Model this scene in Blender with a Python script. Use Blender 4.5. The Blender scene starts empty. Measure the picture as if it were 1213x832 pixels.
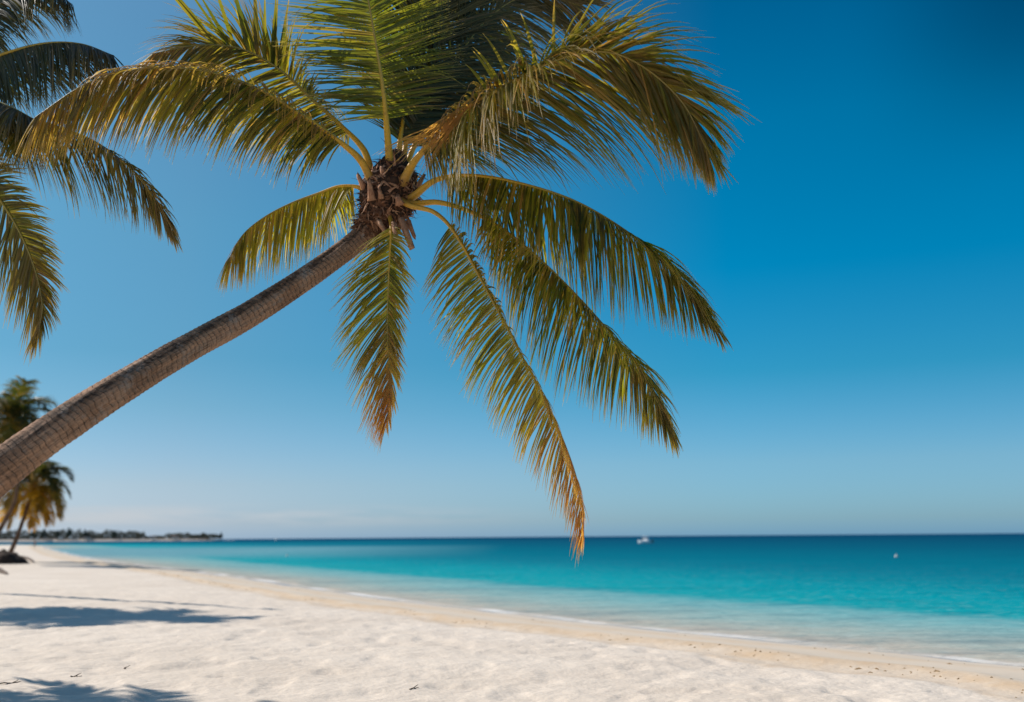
import bpy, math, random
import numpy as np
from mathutils import Matrix, Vector
R = math.radians
sc = bpy.context.scene
col = sc.collection
random.seed(7)

# ------------------------------------------------------------------ camera
CAMZ = 1.95
PW, PH, FPX = 1213.0, 832.0, 1213.0*35/36
PITCH, ROLL = math.atan((636.3-416)/FPX), -R(0.42)
cd = bpy.data.cameras.new('camera'); cam = bpy.data.objects.new('camera', cd); col.objects.link(cam)
cd.lens = 35; cd.sensor_width = 36; cd.clip_start = .05; cd.clip_end = 60000
M = Matrix.Translation((0, 0, CAMZ)) @ Matrix.Rotation(math.pi/2+PITCH, 4, 'X') @ Matrix.Rotation(ROLL, 4, 'Z')
cam.matrix_world = M; sc.camera = cam
cd.dof.use_dof = True; cd.dof.focus_distance = 9.2; cd.dof.aperture_fstop = .95
RM = np.array(M.to_3x3()); C0 = np.array([0, 0, CAMZ])

def P(px, py, d):
    "point that the photograph shows at (px, py), d metres in front of the camera"
    return C0 + RM @ np.array([(px-PW/2)/FPX*d, -(py-PH/2)/FPX*d, -d])
def G(px, py, z=0.0):
    r = RM @ np.array([(px-PW/2)/FPX, -(py-PH/2)/FPX, -1.0])
    t = (z-CAMZ)/r[2]
    return C0 + r*t

SUN_AZ, SUN_EL = R(-66), R(40)      # azimuth from +Y, negative = left
SD = np.array([math.sin(SUN_AZ)*math.cos(SUN_EL), math.cos(SUN_AZ)*math.cos(SUN_EL), math.sin(SUN_EL)])

# ------------------------------------------------------------------ helpers
def hsh(ix, iy, s):
    ix = np.asarray(ix, dtype=np.int64); iy = np.asarray(iy, dtype=np.int64)
    n = (ix*374761393 + iy*668265263 + s*2147483647) & 0xffffffff
    n = ((n ^ (n >> 13))*1274126177) & 0xffffffff
    return ((n ^ (n >> 16)) & 0xffff)/65535.0
def vnoise(x, y, s=0):
    x = np.asarray(x, float); y = np.asarray(y, float)
    ix, iy = np.floor(x), np.floor(y); fx, fy = x-ix, y-iy
    fx = fx*fx*(3-2*fx); fy = fy*fy*(3-2*fy)
    a, b, c, d = hsh(ix, iy, s), hsh(ix+1, iy, s), hsh(ix, iy+1, s), hsh(ix+1, iy+1, s)
    return (a*(1-fx)+b*fx)*(1-fy)+(c*(1-fx)+d*fx)*fy
def fbm(x, y, s=0, o=4):
    r = 0; a = .5; x = np.asarray(x, float); y = np.asarray(y, float)
    for k in range(o):
        r = r+a*vnoise(x, y, s+k*17); x = x*2.03; y = y*2.03; a *= .5
    return r
def nrm(v):
    return v/np.maximum(np.linalg.norm(v, axis=-1, keepdims=True), 1e-9)

def link_mesh(name, V, F, mat, parent=None, smooth=True, origin=(0, 0, 0), attrs=None, mat2=None, n2=0):
    V = np.asarray(V, float)-np.asarray(origin, float)
    me = bpy.data.meshes.new(name)
    if isinstance(F, np.ndarray):
        k = F.shape[1]; n = len(F)
        me.vertices.add(len(V)); me.vertices.foreach_set('co', V.astype(np.float32).ravel())
        me.loops.add(n*k); me.loops.foreach_set('vertex_index', F.astype(np.int32).ravel())
        me.polygons.add(n)
        me.polygons.foreach_set('loop_start', np.arange(0, n*k, k, dtype=np.int32))
        me.polygons.foreach_set('loop_total', np.full(n, k, dtype=np.int32))
        me.update(calc_edges=True)
    else:
        me.from_pydata([tuple(v) for v in V], [], F); me.update()
    if attrs:
        for an, arr in attrs.items():
            arr = np.asarray(arr, np.float32)
            if arr.ndim == 1:
                a = me.attributes.new(an, 'FLOAT', 'POINT'); a.data.foreach_set('value', arr)
            else:
                a = me.attributes.new(an, 'FLOAT_VECTOR', 'POINT'); a.data.foreach_set('vector', arr.ravel())
    me.polygons.foreach_set('use_smooth', np.full(len(me.polygons), smooth))
    me.materials.append(mat)
    if mat2 is not None:
        me.materials.append(mat2); mi = np.zeros(len(me.polygons), np.int32); mi[n2:] = 1
        me.polygons.foreach_set('material_index', mi)
    o = bpy.data.objects.new(name, me); col.objects.link(o)
    if parent is not None:
        o.parent = parent
    else:
        o.location = origin
    return o
def empty(name, loc, label, cat, group=None):
    o = bpy.data.objects.new(name, None); col.objects.link(o); o.location = loc
    o.empty_display_size = .3
    o['label'] = label; o['category'] = cat
    if group: o['group'] = group
    return o
def tag(o, label, cat, group=None, kind=None):
    if label: o['label'] = label
    if cat: o['category'] = cat
    if group: o['group'] = group
    if kind: o['kind'] = kind
    return o

def spline(pts, n):
    "Catmull-Rom through pts (k x m), resampled evenly by the length of the first three columns"
    p = np.asarray(pts, float)
    p = np.vstack([2*p[0]-p[1], p, 2*p[-1]-p[-2]])
    out = []
    for i in range(1, len(p)-2):
        t = np.linspace(0, 1, 24, endpoint=False)[:, None]
        a, b, c, d = p[i-1], p[i], p[i+1], p[i+2]
        out.append(.5*((2*b)+(c-a)*t+(2*a-5*b+4*c-d)*t**2+(3*b-a-3*c+d)*t**3))
    out.append(p[-2][None]); q = np.vstack(out)
    L = np.concatenate([[0], np.cumsum(np.linalg.norm(np.diff(q[:, :3], axis=0), axis=1))])
    s = np.linspace(0, L[-1], n)
    return np.stack([np.interp(s, L, q[:, k]) for k in range(q.shape[1])], 1), L[-1]
def frames(p, ref=(0, 0, 1)):
    T = nrm(np.gradient(p, axis=0)); a = np.cross(T, np.asarray(ref, float)); a = nrm(a); b = np.cross(a, T)
    return T, a, b
def tube(p, r, k=10, flat=1.0, ref=(0, 0, 1), cap=True):
    p = np.asarray(p, float); n = len(p); r = np.broadcast_to(np.asarray(r, float), (n,))
    T, a, b = frames(p, ref)
    th = np.linspace(0, 2*np.pi, k, endpoint=False)
    V = p[:, None]+r[:, None, None]*(np.cos(th)[None, :, None]*a[:, None]+flat*np.sin(th)[None, :, None]*b[:, None])
    V = V.reshape(-1, 3)
    i = np.arange(n-1)[:, None]*k; j = np.arange(k)[None]
    j2 = (j+1) % k
    F = np.stack([i+j, i+j2, i+k+j2, i+k+j], -1).reshape(-1, 4)
    if cap:
        V = np.vstack([V, p[:1], p[-1:]]); c0, c1 = n*k, n*k+1
        jj = np.arange(k); e = (n-1)*k
        F = np.vstack([F, np.stack([jj*0+c0, (jj+1) % k, jj, jj], -1), np.stack([jj*0+c1, e+jj, e+(jj+1) % k, e+(jj+1) % k], -1)])
        Fl = [tuple(f) if f[2] != f[3] else tuple(f[:3]) for f in F.tolist()]
        return V, Fl
    return V, F
def merge(parts):
    V = []; F = []; o = 0
    for v, f in parts:
        V.append(v); F += [tuple(int(i)+o for i in q) for q in (f.tolist() if isinstance(f, np.ndarray) else f)]; o += len(v)
    return np.vstack(V), F

# ------------------------------------------------------------------ node helpers
class NT:
    def __init__(s, name):
        s.m = bpy.data.materials.new(name); s.m.use_nodes = True; s.t = s.m.node_tree; s.t.nodes.clear()
        s.out = s.t.nodes.new('ShaderNodeOutputMaterial')
    def n(s, ty, **kw):
        x = s.t.nodes.new(ty)
        for k, v in kw.items():
            if k.startswith('i_'):
                x.inputs[k[2:].replace('_', ' ')].default_value = v
            else: setattr(x, k, v)
        return x
    def l(s, a, b): s.t.links.new(a, b)
    def val(s, x, inp):
        if isinstance(x, (int, float)): inp.default_value = x
        elif isinstance(x, tuple): inp.default_value = x if len(x) == 4 or inp.type == 'VECTOR' else x+(1,)
        else: s.l(x, inp)
    def math(s, op, a, b=0.0, c=None, clamp=False):
        x = s.n('ShaderNodeMath', operation=op, use_clamp=clamp)
        s.val(a, x.inputs[0]); s.val(b, x.inputs[1])
        if c is not None: s.val(c, x.inputs[2])
        return x.outputs[0]
    def mix(s, f, a, b, mode='MIX'):
        x = s.n('ShaderNodeMix', data_type='RGBA', blend_type=mode)
        s.val(f, x.inputs[0]); s.val(a, x.inputs[6]); s.val(b, x.inputs[7]); return x.outputs[2]
    def ramp(s, f, stops, interp='LINEAR'):
        x = s.n('ShaderNodeValToRGB'); x.color_ramp.interpolation = interp; e = x.color_ramp.elements
        while len(e) < len(stops): e.new(.5)
        for k, (p, c) in enumerate(stops):
            e[k].position = p; e[k].color = c+(1,) if len(c) == 3 else c
        s.val(f, x.inputs[0]); return x.outputs[0]
    def mr(s, v, a, b, c=0.0, d=1.0, smooth=False):
        x = s.n('ShaderNodeMapRange', clamp=True, interpolation_type='SMOOTHSTEP' if smooth else 'LINEAR')
        s.val(v, x.inputs[0])
        for k, q in enumerate((a, b, c, d)): x.inputs[k+1].default_value = q
        return x.outputs[0]
    def noise(s, vec, scale, detail=4, rough=.5, dist=0):
        x = s.n('ShaderNodeTexNoise'); x.inputs['Scale'].default_value = scale; x.inputs['Detail'].default_value = detail
        x.inputs['Roughness'].default_value = rough; x.inputs['Distortion'].default_value = dist
        if vec is not None: s.l(vec, x.inputs['Vector'])
        return x.outputs[0]
    def attr(s, name, out='Fac'):
        x = s.n('ShaderNodeAttribute', attribute_name=name); return x.outputs[out]
    def mapping(s, vec, scale=(1, 1, 1), rot=(0, 0, 0)):
        x = s.n('ShaderNodeMapping'); x.inputs['Scale'].default_value = scale; x.inputs['Rotation'].default_value = rot
        s.l(vec, x.inputs['Vector']); return x.outputs[0]
    def pos(s): return s.n('ShaderNodeNewGeometry').outputs['Position']
    def obj(s): return s.n('ShaderNodeTexCoord').outputs['Object']
    def bump(s, h, strength=.5, dist=.02, normal=None):
        x = s.n('ShaderNodeBump'); x.inputs['Strength'].default_value = strength; x.inputs['Distance'].default_value = dist
        s.l(h, x.inputs['Height'])
        if normal is not None: s.l(normal, x.inputs['Normal'])
        return x.outputs[0]
    def bsdf(s, color, rough=.8, spec=.5, normal=None, **kw):
        x = s.n('ShaderNodeBsdfPrincipled'); s.val(color, x.inputs['Base Color']); s.val(rough, x.inputs['Roughness'])
        s.val(spec, x.inputs['Specular IOR Level'])
        for k, v in kw.items(): s.val(v, x.inputs[k.replace('_', ' ')])
        if normal is not None: s.l(normal, x.inputs['Normal'])
        return x.outputs[0]
    def done(s, sh): s.l(sh, s.out.inputs[0]); return s.m

# ------------------------------------------------------------------ materials
def leaf_material(name, green, yellow, dry, tr=.42, hue=1.0):
    t = NT(name)
    dv = t.n('ShaderNodeSeparateXYZ'); t.l(t.attr('leaf', 'Vector'), dv.inputs[0])
    dryf, rnd, tt = dv.outputs[0], dv.outputs[1], dv.outputs[2]
    c = t.mix(rnd, green, yellow)
    n = t.noise(t.obj(), 9.0, 3)
    f = t.math('ADD', dryf, t.math('MULTIPLY', t.math('SUBTRACT', n, .5), .5), clamp=True)
    c = t.mix(f, c, dry)
    pale = t.mr(tt, .86, 1.0, 0, .45)
    c = t.mix(pale, c, (.42, .33, .22))
    b = t.bsdf(c, t.math('ADD', .34, t.math('MULTIPLY', n, .3)), .45)
    tl = t.n('ShaderNodeBsdfTranslucent'); 
    cc = t.mix(1.0, c, (2.5, 2.4, 1.0), 'MULTIPLY'); t.l(cc, tl.inputs[0])
    m = t.n('ShaderNodeMixShader'); m.inputs[0].default_value = tr; t.l(b, m.inputs[1]); t.l(tl.outputs[0], m.inputs[2])
    return t.done(m.outputs[0])
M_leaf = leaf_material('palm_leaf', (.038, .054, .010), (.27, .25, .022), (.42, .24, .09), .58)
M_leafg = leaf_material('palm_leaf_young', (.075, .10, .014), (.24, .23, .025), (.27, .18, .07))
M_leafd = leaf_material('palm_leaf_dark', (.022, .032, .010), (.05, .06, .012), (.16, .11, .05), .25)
M_leafm = leaf_material('palm_leaf_olive', (.030, .045, .010), (.15, .145, .018), (.28, .17, .06), .45)
M_leaffar = leaf_material('palm_leaf_distant', (.020, .034, .012), (.07, .085, .016), (.24, .13, .02), .35)
M_leaffar2 = leaf_material('palm_leaf_distant_golden', (.07, .06, .012), (.24, .16, .015), (.36, .19, .02), .45)

def stalk_material():
    t = NT('palm_stalk'); v = t.n('ShaderNodeSeparateXYZ'); t.l(t.attr('leaf', 'Vector'), v.inputs[0])
    c = t.ramp(v.outputs[0], [(0, (.26, .12, .05)), (.06, (.38, .20, .05)), (.11, (.60, .32, .020)), (.28, (.66, .38, .024)), (.5, (.34, .26, .05)), (1, (.20, .17, .06))])
    c = t.mix(v.outputs[1], c, (.30, .18, .08))
    n = t.noise(t.obj(), 14, 5, .65)
    c = t.mix(t.mr(n, .55, .72, 0, .6), c, (.16, .08, .025))
    n2 = t.noise(t.obj(), 60, 3)
    c = t.mix(t.mr(n2, .4, .7, 0, .35), c, (.20, .14, .03))
    return t.done(t.bsdf(c, .45, .4, t.bump(n2, .3, .004)))
M_stalk = stalk_material()

def trunk_material(name='palm_bark', dark=1.0, fine=1.0):
    t = NT(name)
    v = t.n('ShaderNodeSeparateXYZ'); t.l(t.attr('tr', 'Vector'), v.inputs[0])   # x: around (m), y: along (m), z: ring phase
    vec = t.attr('tr', 'Vector')
    n0 = t.noise(t.obj(), 2.2, 6, .62)
    base = t.ramp(n0, [(.28, (.20, .105, .060)), (.45, (.35, .195, .115)), (.6, (.45, .26, .16)), (.75, (.50, .33, .22))])
    fib = t.noise(t.mapping(vec, (60, 7, 0)), 1.0, 5, .7)
    base = t.mix(t.mr(fib, .42, .68, 0, .6), base, (.11, .06, .038))
    fib2 = t.noise(t.mapping(vec, (24, 3.0, 0)), 1.0, 4, .65, .6)
    base = t.mix(t.mr(fib2, .56, .64, 0, .55), base, (.06, .032, .02))
    warp = t.noise(t.mapping(vec, (7, 7, 0)), 1.0, 5, .65)
    ph = t.math('ADD', v.outputs[2], t.math('MULTIPLY', t.math('SUBTRACT', warp, .5), 1.1))
    fr = t.math('FRACT', ph)
    crk = t.math('SUBTRACT', 1.0, t.mr(t.math('ABSOLUTE', t.math('SUBTRACT', fr, .5)), .0, .075))
    amp = t.mr(t.noise(t.mapping(vec, (14, 22, 0)), 1.0, 4, .6), .42, .62, .05, 1)
    crk = t.math('MULTIPLY', crk, amp)
    fr2 = t.math('FRACT', t.math('MULTIPLY', t.math('ADD', ph, t.math('MULTIPLY', fib2, .5)), 2.37))
    crk2 = t.math('MULTIPLY', t.math('SUBTRACT', 1.0, t.mr(t.math('ABSOLUTE', t.math('SUBTRACT', fr2, .5)), .0, .10)), t.mr(fib, .4, .6, 0, .5))
    base = t.mix(t.math('MULTIPLY', crk, .75), base, (.035, .019, .012))
    base = t.mix(crk2, base, (.06, .034, .022))
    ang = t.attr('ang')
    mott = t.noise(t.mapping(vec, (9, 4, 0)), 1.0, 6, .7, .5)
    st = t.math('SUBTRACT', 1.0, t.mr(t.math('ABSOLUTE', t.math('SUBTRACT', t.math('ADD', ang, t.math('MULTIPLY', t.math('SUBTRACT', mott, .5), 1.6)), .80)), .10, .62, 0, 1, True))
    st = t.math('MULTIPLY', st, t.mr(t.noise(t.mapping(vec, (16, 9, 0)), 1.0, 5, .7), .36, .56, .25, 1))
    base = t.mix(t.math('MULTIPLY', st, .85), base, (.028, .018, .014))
    lich = t.mr(t.noise(t.obj(), 5, 8, .75), .55, .64, 0, .6)
    base = t.mix(lich, base, (.34, .27, .22))
    h = t.math('ADD', t.math('MULTIPLY', fib, .5), t.math('ADD', t.math('MULTIPLY', crk, -1.2), t.math('MULTIPLY', crk2, -.6)))
    if dark != 1.0: base = t.mix(1.0, base, (dark, dark, dark), 'MULTIPLY')
    return t.done(t.bsdf(base, .85, .2, t.bump(h, .9, .012)))
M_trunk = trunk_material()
M_trunkfar = trunk_material('palm_bark_distant', .45)

def simple(name, c1, c2, scale=6, rough=.85, bump=.4, bd=.01, spec=.3):
    t = NT(name); n = t.noise(t.obj(), scale, 6, .65)
    c = t.ramp(n, [(.35, c1), (.65, c2)])
    return t.done(t.bsdf(c, rough, spec, t.bump(n, bump, bd)))
M_fibre = simple('brown_fibre', (.06, .024, .013), (.24, .11, .055), 22, .9, .8, .02)
M_core = simple('crown_core', (.020, .010, .007), (.075, .038, .022), 14, .95, 1, .03)
M_boot = simple('cut_leaf_base', (.24, .105, .055), (.50, .27, .15), 13, .75, .9, .02)
M_white = simple('boat_gelcoat', (.80, .80, .80), (.85, .85, .84), 2, .35, 0, .01, .5)
M_glass = simple('dark_window_glass', (.02, .03, .04), (.03, .04, .05), 2, .1, 0, .01, .5)
M_steel = simple('grey_metal', (.35, .36, .37), (.42, .42, .43), 6, .35, 0, .01, .5)
M_buoy = simple('weathered_buoy', (.55, .55, .5), (.65, .63, .6), 6, .5, 0)
M_wood = simple('driftwood', (.06, .04, .03), (.16, .11, .08), 9, .9, .6)
M_root = simple('root_mass', (.018, .011, .008), (.065, .04, .028), 5, .95, .8, .03)
M_weed = simple('dry_seaweed', (.16, .10, .045), (.34, .22, .11), 5, .95, .3)
M_foliage = simple('far_tree_foliage', (.045, .055, .038), (.12, .12, .085), .12, .9, 0)  # greyed and lightened so the colour itself carries the distance haze
M_foliage2 = simple('far_tree_foliage_dark', (.035, .052, .042), (.06, .085, .06), .12, .9, 0)
M_bark2 = simple('far_tree_bark', (.06, .045, .035), (.1, .08, .06), 2, .9, 0)
M_wall = simple('far_plaster', (.5, .46, .4), (.6, .56, .5), 1, .9, 0)
M_roof = simple('far_roof', (.10, .065, .05), (.16, .1, .08), 1, .9, 0)
M_skin = simple('skin', (.38, .22, .15), (.42, .25, .18), 4, .6, 0)
M_shirt = simple('pale_shirt', (.6, .56, .55), (.68, .65, .62), 4, .9, 0)
M_shorts = simple('dark_shorts', (.06, .07, .1), (.08, .09, .12), 4, .9, 0)
M_hair = simple('dark_hair', (.015, .01, .008), (.03, .02, .015), 9, .6, 0)

# ------------------------------------------------------------------ shoreline, ground and sea
sh_px = [(1380, 808), (1213, 793), (1056, 773), (891, 757.5), (725, 742), (600, 727.5), (470, 711), (380, 699), (300, 687), (215, 676), (150, 668), (100, 660.5), (70, 653.5), (55, 649.5), (47, 646.6)]
sh = [G(a, b)[:2] for a, b in sh_px]
x0, y0 = sh[0]; xe, ye = sh[-1]
pre = [(x0+900, -2500), (x0+60, -200), (x0+14, -30), (x0+3, 0)]
post = [(xe-25, ye+22), (xe-90, ye+30), (xe-500, ye-10), (xe-4000, ye-300)]
line = np.array([p+(0,) for p in pre]+[(a, b, 0) for a, b in sh]+[p+(0,) for p in post])
core, _ = spline(line[3:-2], 500)
core = np.vstack([line[:3], core, line[-2:]])[:, :2]
FARY = 1500.0
tipx = (268-PW/2)/FPX*FARY
far_line = np.array([(-6000, FARY-150), (-1400, FARY-40), (-800, FARY), (tipx-60, FARY+15), (tipx+10, FARY+45), (tipx-30, FARY+95), (-900, FARY+260), (-6000, FARY+400)])
def sdist(X, Y, L, left=True):
    "signed distance to polyline L, positive on its left side"
    X = X.ravel(); Y = Y.ravel(); out = np.full(X.shape, 1e9); sg = np.zeros(X.shape)
    A = L[:-1]; B = L[1:]; D = B-A; LL = (D**2).sum(1)
    for s in range(0, len(X), 20000):
        x = X[s:s+20000, None]; y = Y[s:s+20000, None]
        t = np.clip(((x-A[:, 0])*D[:, 0]+(y-A[:, 1])*D[:, 1])/LL, 0, 1)
        dx = x-(A[:, 0]+t*D[:, 0]); dy = y-(A[:, 1]+t*D[:, 1]); d = dx*dx+dy*dy
        k = d.argmin(1); r = np.arange(len(k))
        out[s:s+20000] = np.sqrt(d[r, k])
        cr = D[k, 0]*(y[:, 0]-A[k, 1])-D[k, 1]*(x[:, 0]-A[k, 0])
        sg[s:s+20000] = np.where(cr > 0, 1, -1)
    return out*sg
def land(X, Y):
    near = sdist(X, Y, core)
    near = near+(fbm(X.ravel()*.22, Y.ravel()*.22, 5, 3)-.45)*1.1*np.clip(1-np.abs(near)/6, 0, 1)
    far = np.abs(sdist(X, Y, np.vstack([far_line, far_line[:1]])))
    xx, yy = X.ravel(), Y.ravel(); ins = np.zeros(xx.shape, bool); k = len(far_line)
    for i in range(k):
        (xa, ya), (xb, yb) = far_line[i], far_line[(i+1) % k]
        if ya == yb: continue
        ins ^= ((ya > yy) != (yb > yy)) & (xx < (xb-xa)*(yy-ya)/(yb-ya)+xa)
    far = np.where(ins, far, -far)
    return near, far
def ground_h(X, Y):
    n, f = land(X, Y); x = X.ravel(); y = Y.ravel(); r = np.hypot(x, y)
    h = np.where(n > 0, .35*(1-np.exp(-np.clip(n, 0, 1e5)/2.6)), np.clip(.10*n, -3, 0))
    w = (fbm(x*.5, y*.5, 9, 3)-.45)*.9
    for c, a, wd in ((1.9, .020, .30), (3.3, .045, .35), (3.9, -.03, .3)):
        h = h+a*np.exp(-((n+w*.6-c)/wd)**2)*(n > 0)
    h = h+np.clip((n-30)/300, 0, 1)*.4*(fbm(x*.02, y*.02, 3)-.2)
    # footprints and wind hollows of the dry sand
    dry = np.clip((n-3.4)/1.4, 0, 1)*np.clip((70-r)/50, 0, 1)
    k1 = vnoise(x*2.1+fbm(x, y, 1, 2)*1.5, y*2.1, 21); k2 = vnoise(x*4.7, y*4.7, 22)
    dent = -np.clip((vnoise(x*2.6+40, y*2.6, 31)-.58)/.3, 0, 1)*.055
    h = h+dry*((k1-.5)*.022+(k2-.5)*.018+dent*.6)
    h = h+dry*(fbm(x*.3, y*.3, 12, 3)-.45)*.10
    hf = np.where(f > 0, np.clip(f*.10, 0, 4.5), -3)
    h = np.where(f > -40, np.maximum(h, hf), h)
    return h, n, f
def polar(rs, angs):
    A, Rr = np.meshgrid(angs, rs); X = Rr*np.sin(A); Y = Rr*np.cos(A)
    k = len(angs); n = len(rs)
    i = np.arange(n-1)[:, None]*k; j = np.arange(k-1)[None]
    F = np.stack([i+j, i+j+1, i+k+j+1, i+k+j], -1).reshape(-1, 4)[:, ::-1]
    return X, Y, F
fine = np.radians(np.arange(-34, 34.01, .14))
coarse1 = np.radians(np.arange(-180, -34, 2.0)); coarse2 = np.radians(np.arange(36, 181, 2.0))
angs = np.concatenate([coarse1, fine, coarse2])
rs = [0.0, 1.0, 2, 3, 4, 5, 6, 7, 8, 8.6]
while rs[-1] < 60: rs.append(rs[-1]*1.0075+.01)
while rs[-1] < 1100: rs.append(rs[-1]*1.03)
while rs[-1] < 2400: rs.append(rs[-1]*1.015)
while rs[-1] < 40000: rs.append(rs[-1]*1.3)
X, Y, F = polar(np.array(rs), angs)
H, nsd, fsd = ground_h(X, Y)
V = np.stack([X.ravel(), Y.ravel(), H], 1)

def sand_material():
    t = NT('sand'); n = t.attr('shore'); f = t.attr('far'); p = t.pos()
    w = t.noise(p, .55, 4, .55); w2 = t.noise(p, .16, 3, .5)
    d = t.math('ADD', n, t.math('MULTIPLY', t.math('SUBTRACT', w, .5), 1.6))
    big = t.noise(p, .35, 5, .6)
    dry = t.ramp(big, [(.3, (.65, .55, .45)), (.7, (.75, .65, .545))])
    fine_ = t.noise(p, 9, 6, .7)
    dry = t.mix(t.mr(fine_, .45, .75, 0, .40), dry, (.52, .44, .36))
    spk = t.noise(p, 38, 3, .7)
    dry = t.mix(t.mr(spk, .66, .72, 0, .55), dry, (.34, .27, .2))
    smooth = t.mix(w2, (.60, .50, .385), (.66, .56, .45))
    c = t.mix(t.mr(d, 3.3, 4.6, 0, 1, True), smooth, dry)
    # faint tan lines left by the tide
    streak = t.noise(t.mapping(p, (1, 1, 1)), 2.6, 5, .65)
    for c0, wd, amt in ((2.0, .55, .45), (3.6, .5, .8), (4.1, .25, .5)):
        b = t.math('SUBTRACT', 1.0, t.mr(t.math('ABSOLUTE', t.math('SUBTRACT', d, c0)), 0, wd, 0, 1, True))
        b = t.math('MULTIPLY', b, t.mr(streak, .35, .65, .45*amt, amt))
        c = t.mix(b, c, (.56, .39, .235))
    wetn = t.math('ADD', n, t.math('MULTIPLY', t.math('SUBTRACT', w, .5), .5))
    wet = t.math('SUBTRACT', 1.0, t.mr(wetn, .25, .75, 0, 1, True))
    c = t.mix(wet, c, (.42, .37, .345))
    far = t.mr(f, -20, 0)
    c = t.mix(far, c, (.62, .54, .46))
    rough = t.mr(wetn, .2, .7, .25, .92)
    h = t.math('ADD', t.math('MULTIPLY', t.noise(p, 4.6, 2, .45), 1.0), t.math('MULTIPLY', t.noise(p, 14, 3, .55), .35))
    dryf = t.mr(d, 2.6, 4.4, .12, 1.0)
    bn = t.n('ShaderNodeBump'); bn.inputs['Distance'].default_value = .03
    t.l(dryf, bn.inputs['Strength']); t.l(h, bn.inputs['Height'])
    return t.done(t.bsdf(c, rough, .3, bn.outputs[0]))
M_sand = sand_material()
g = link_mesh('sand_beach', V, F, M_sand, attrs={'shore': nsd, 'far': fsd})
tag(g, 'white sandy beach curving along the turquoise bay', None, kind='structure')

def sea_material():
    t = NT('sea'); n = t.attr('shore'); p = t.pos(); f = t.attr('far')
    dist = t.math('MULTIPLY', n, -1.0)
    big = t.noise(t.mapping(p, (.02, .05, 1), (0, 0, R(0))), 1.0, 4, .55)
    edge = t.noise(t.mapping(p, (.9, .9, 1)), 1.0, 6, .62)
    edgelo = t.noise(t.mapping(p, (.09, .09, 1)), 1.0, 3, .5)
    d = t.math('ADD', dist, t.math('MULTIPLY', t.math('SUBTRACT', edge, .5), 3.2))
    d = t.math('ADD', d, t.math('MULTIPLY', t.math('SUBTRACT', edgelo, .5), 3.0))
    # shallow sand bar, then the turquoise shelf, then deep blue
    shal = t.ramp(t.mr(d, 0, 9), [(0, (.52, .45, .37)), (.14, (.42, .43, .375)), (.4, (.29, .42, .40)), (.7, (.19, .41, .42)), (1, (.09, .35, .385))])
    lg = t.math('LOGARITHM', t.math('MAXIMUM', d, 1.0), 10.0)
    deep = t.ramp(t.mr(lg, .9, 3.2), [(0, (.010, .33, .36)), (.12, (.0, .29, .34)), (.25, (.0, .175, .245)), (.50, (.0, .095, .165)), (.7, (.0, .060, .125)), (1, (.0, .040, .105))])
    c = t.mix(t.mr(d, 7.4, 9.4, 0, 1, True), shal, deep)
    # pale sand bars far along the bay on the left
    bars = t.attr('bars'); c = t.mix(bars, c, (.15, .345, .40))
    # ripples
    rip = t.noise(t.mapping(p, (2.2, 5.0, 1), (0, 0, R(18))), 1.0, 5, .6, .6)
    rip2 = t.noise(t.mapping(p, (.35, 1.1, 1), (0, 0, R(-8))), 1.0, 4, .6, .3)
    c = t.mix(t.mr(rip, .48, .66, 0, .5), c, t.mix(.5, c, (.0, .14, .19)))
    c = t.mix(t.math('MULTIPLY', t.mr(rip, .46, .34, 0, .30), t.mr(dist, 6, 45, 1, .08)), c, (.40, .52, .52))
    c = t.mix(t.mr(rip2, .50, .70, 0, .55), c, t.mix(.6, c, (.0, .08, .14)))
    sp = t.noise(t.mapping(p, (.05, .30, 1), (0, 0, R(-4))), 1.0, 5, .65, .4)
    c = t.mix(t.mr(sp, .52, .68, 0, .5), c, t.mix(.5, c, (.0, .06, .12)))
    # foam at the swash line
    fo_n = t.noise(t.mapping(p, (.28, .28, 1)), 1.0, 3, .5); fo_f = t.noise(p, 4.5, 6, .75)
    dd = t.math('ADD', dist, t.math('MULTIPLY', t.math('SUBTRACT', fo_f, .5), .5))
    foam = t.math('SUBTRACT', 1.0, t.mr(t.math('ABSOLUTE', t.math('SUBTRACT', dd, .16)), .08, .32, 0, 1, True))
    foam = t.math('MULTIPLY', foam, t.mr(fo_n, .44, .62, .10, .65))
    c = t.mix(foam, c, (.8, .8, .79))
    hgt = t.math('ADD', t.math('MULTIPLY', rip, .5), rip2)
    bn = t.bump(hgt, .9, .12)
    df = t.n('ShaderNodeBsdfDiffuse'); t.l(c, df.inputs[0]); t.l(bn, df.inputs['Normal'])
    gl = t.n('ShaderNodeBsdfGlossy'); gl.inputs['Roughness'].default_value = .2; t.l(bn, gl.inputs['Normal'])
    fr = t.n('ShaderNodeLayerWeight'); fr.inputs[0].default_value = .5; t.l(bn, fr.inputs['Normal'])
    gf = t.math('MULTIPLY', t.mr(fr.outputs['Facing'], .3, 1.0, .012, .035), t.math('SUBTRACT', 1.0, foam))
    bm = t.n('ShaderNodeMixShader'); t.l(gf, bm.inputs[0]); t.l(df.outputs[0], bm.inputs[1]); t.l(gl.outputs[0], bm.inputs[2]); b = bm.outputs[0]
    tr = t.n('ShaderNodeBsdfTransparent')
    a = t.math('MAXIMUM', t.mr(dist, -.3, .05, .2, 1, True), foam)
    m = t.n('ShaderNodeMixShader'); t.l(a, m.inputs[0]); t.l(tr.outputs[0], m.inputs[1]); t.l(b, m.inputs[2])
    return t.done(m.outputs[0])
M_sea = sea_material()
rw = [5.0]
while rw[-1] < 60: rw.append(rw[-1]*1.012+.01)
while rw[-1] < 3000: rw.append(rw[-1]*1.03)
while rw[-1] < 45000: rw.append(rw[-1]*1.25)
X, Y, F = polar(np.array(rw), np.concatenate([coarse1, np.radians(np.arange(-34, 34.01, .2)), coarse2]))
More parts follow.
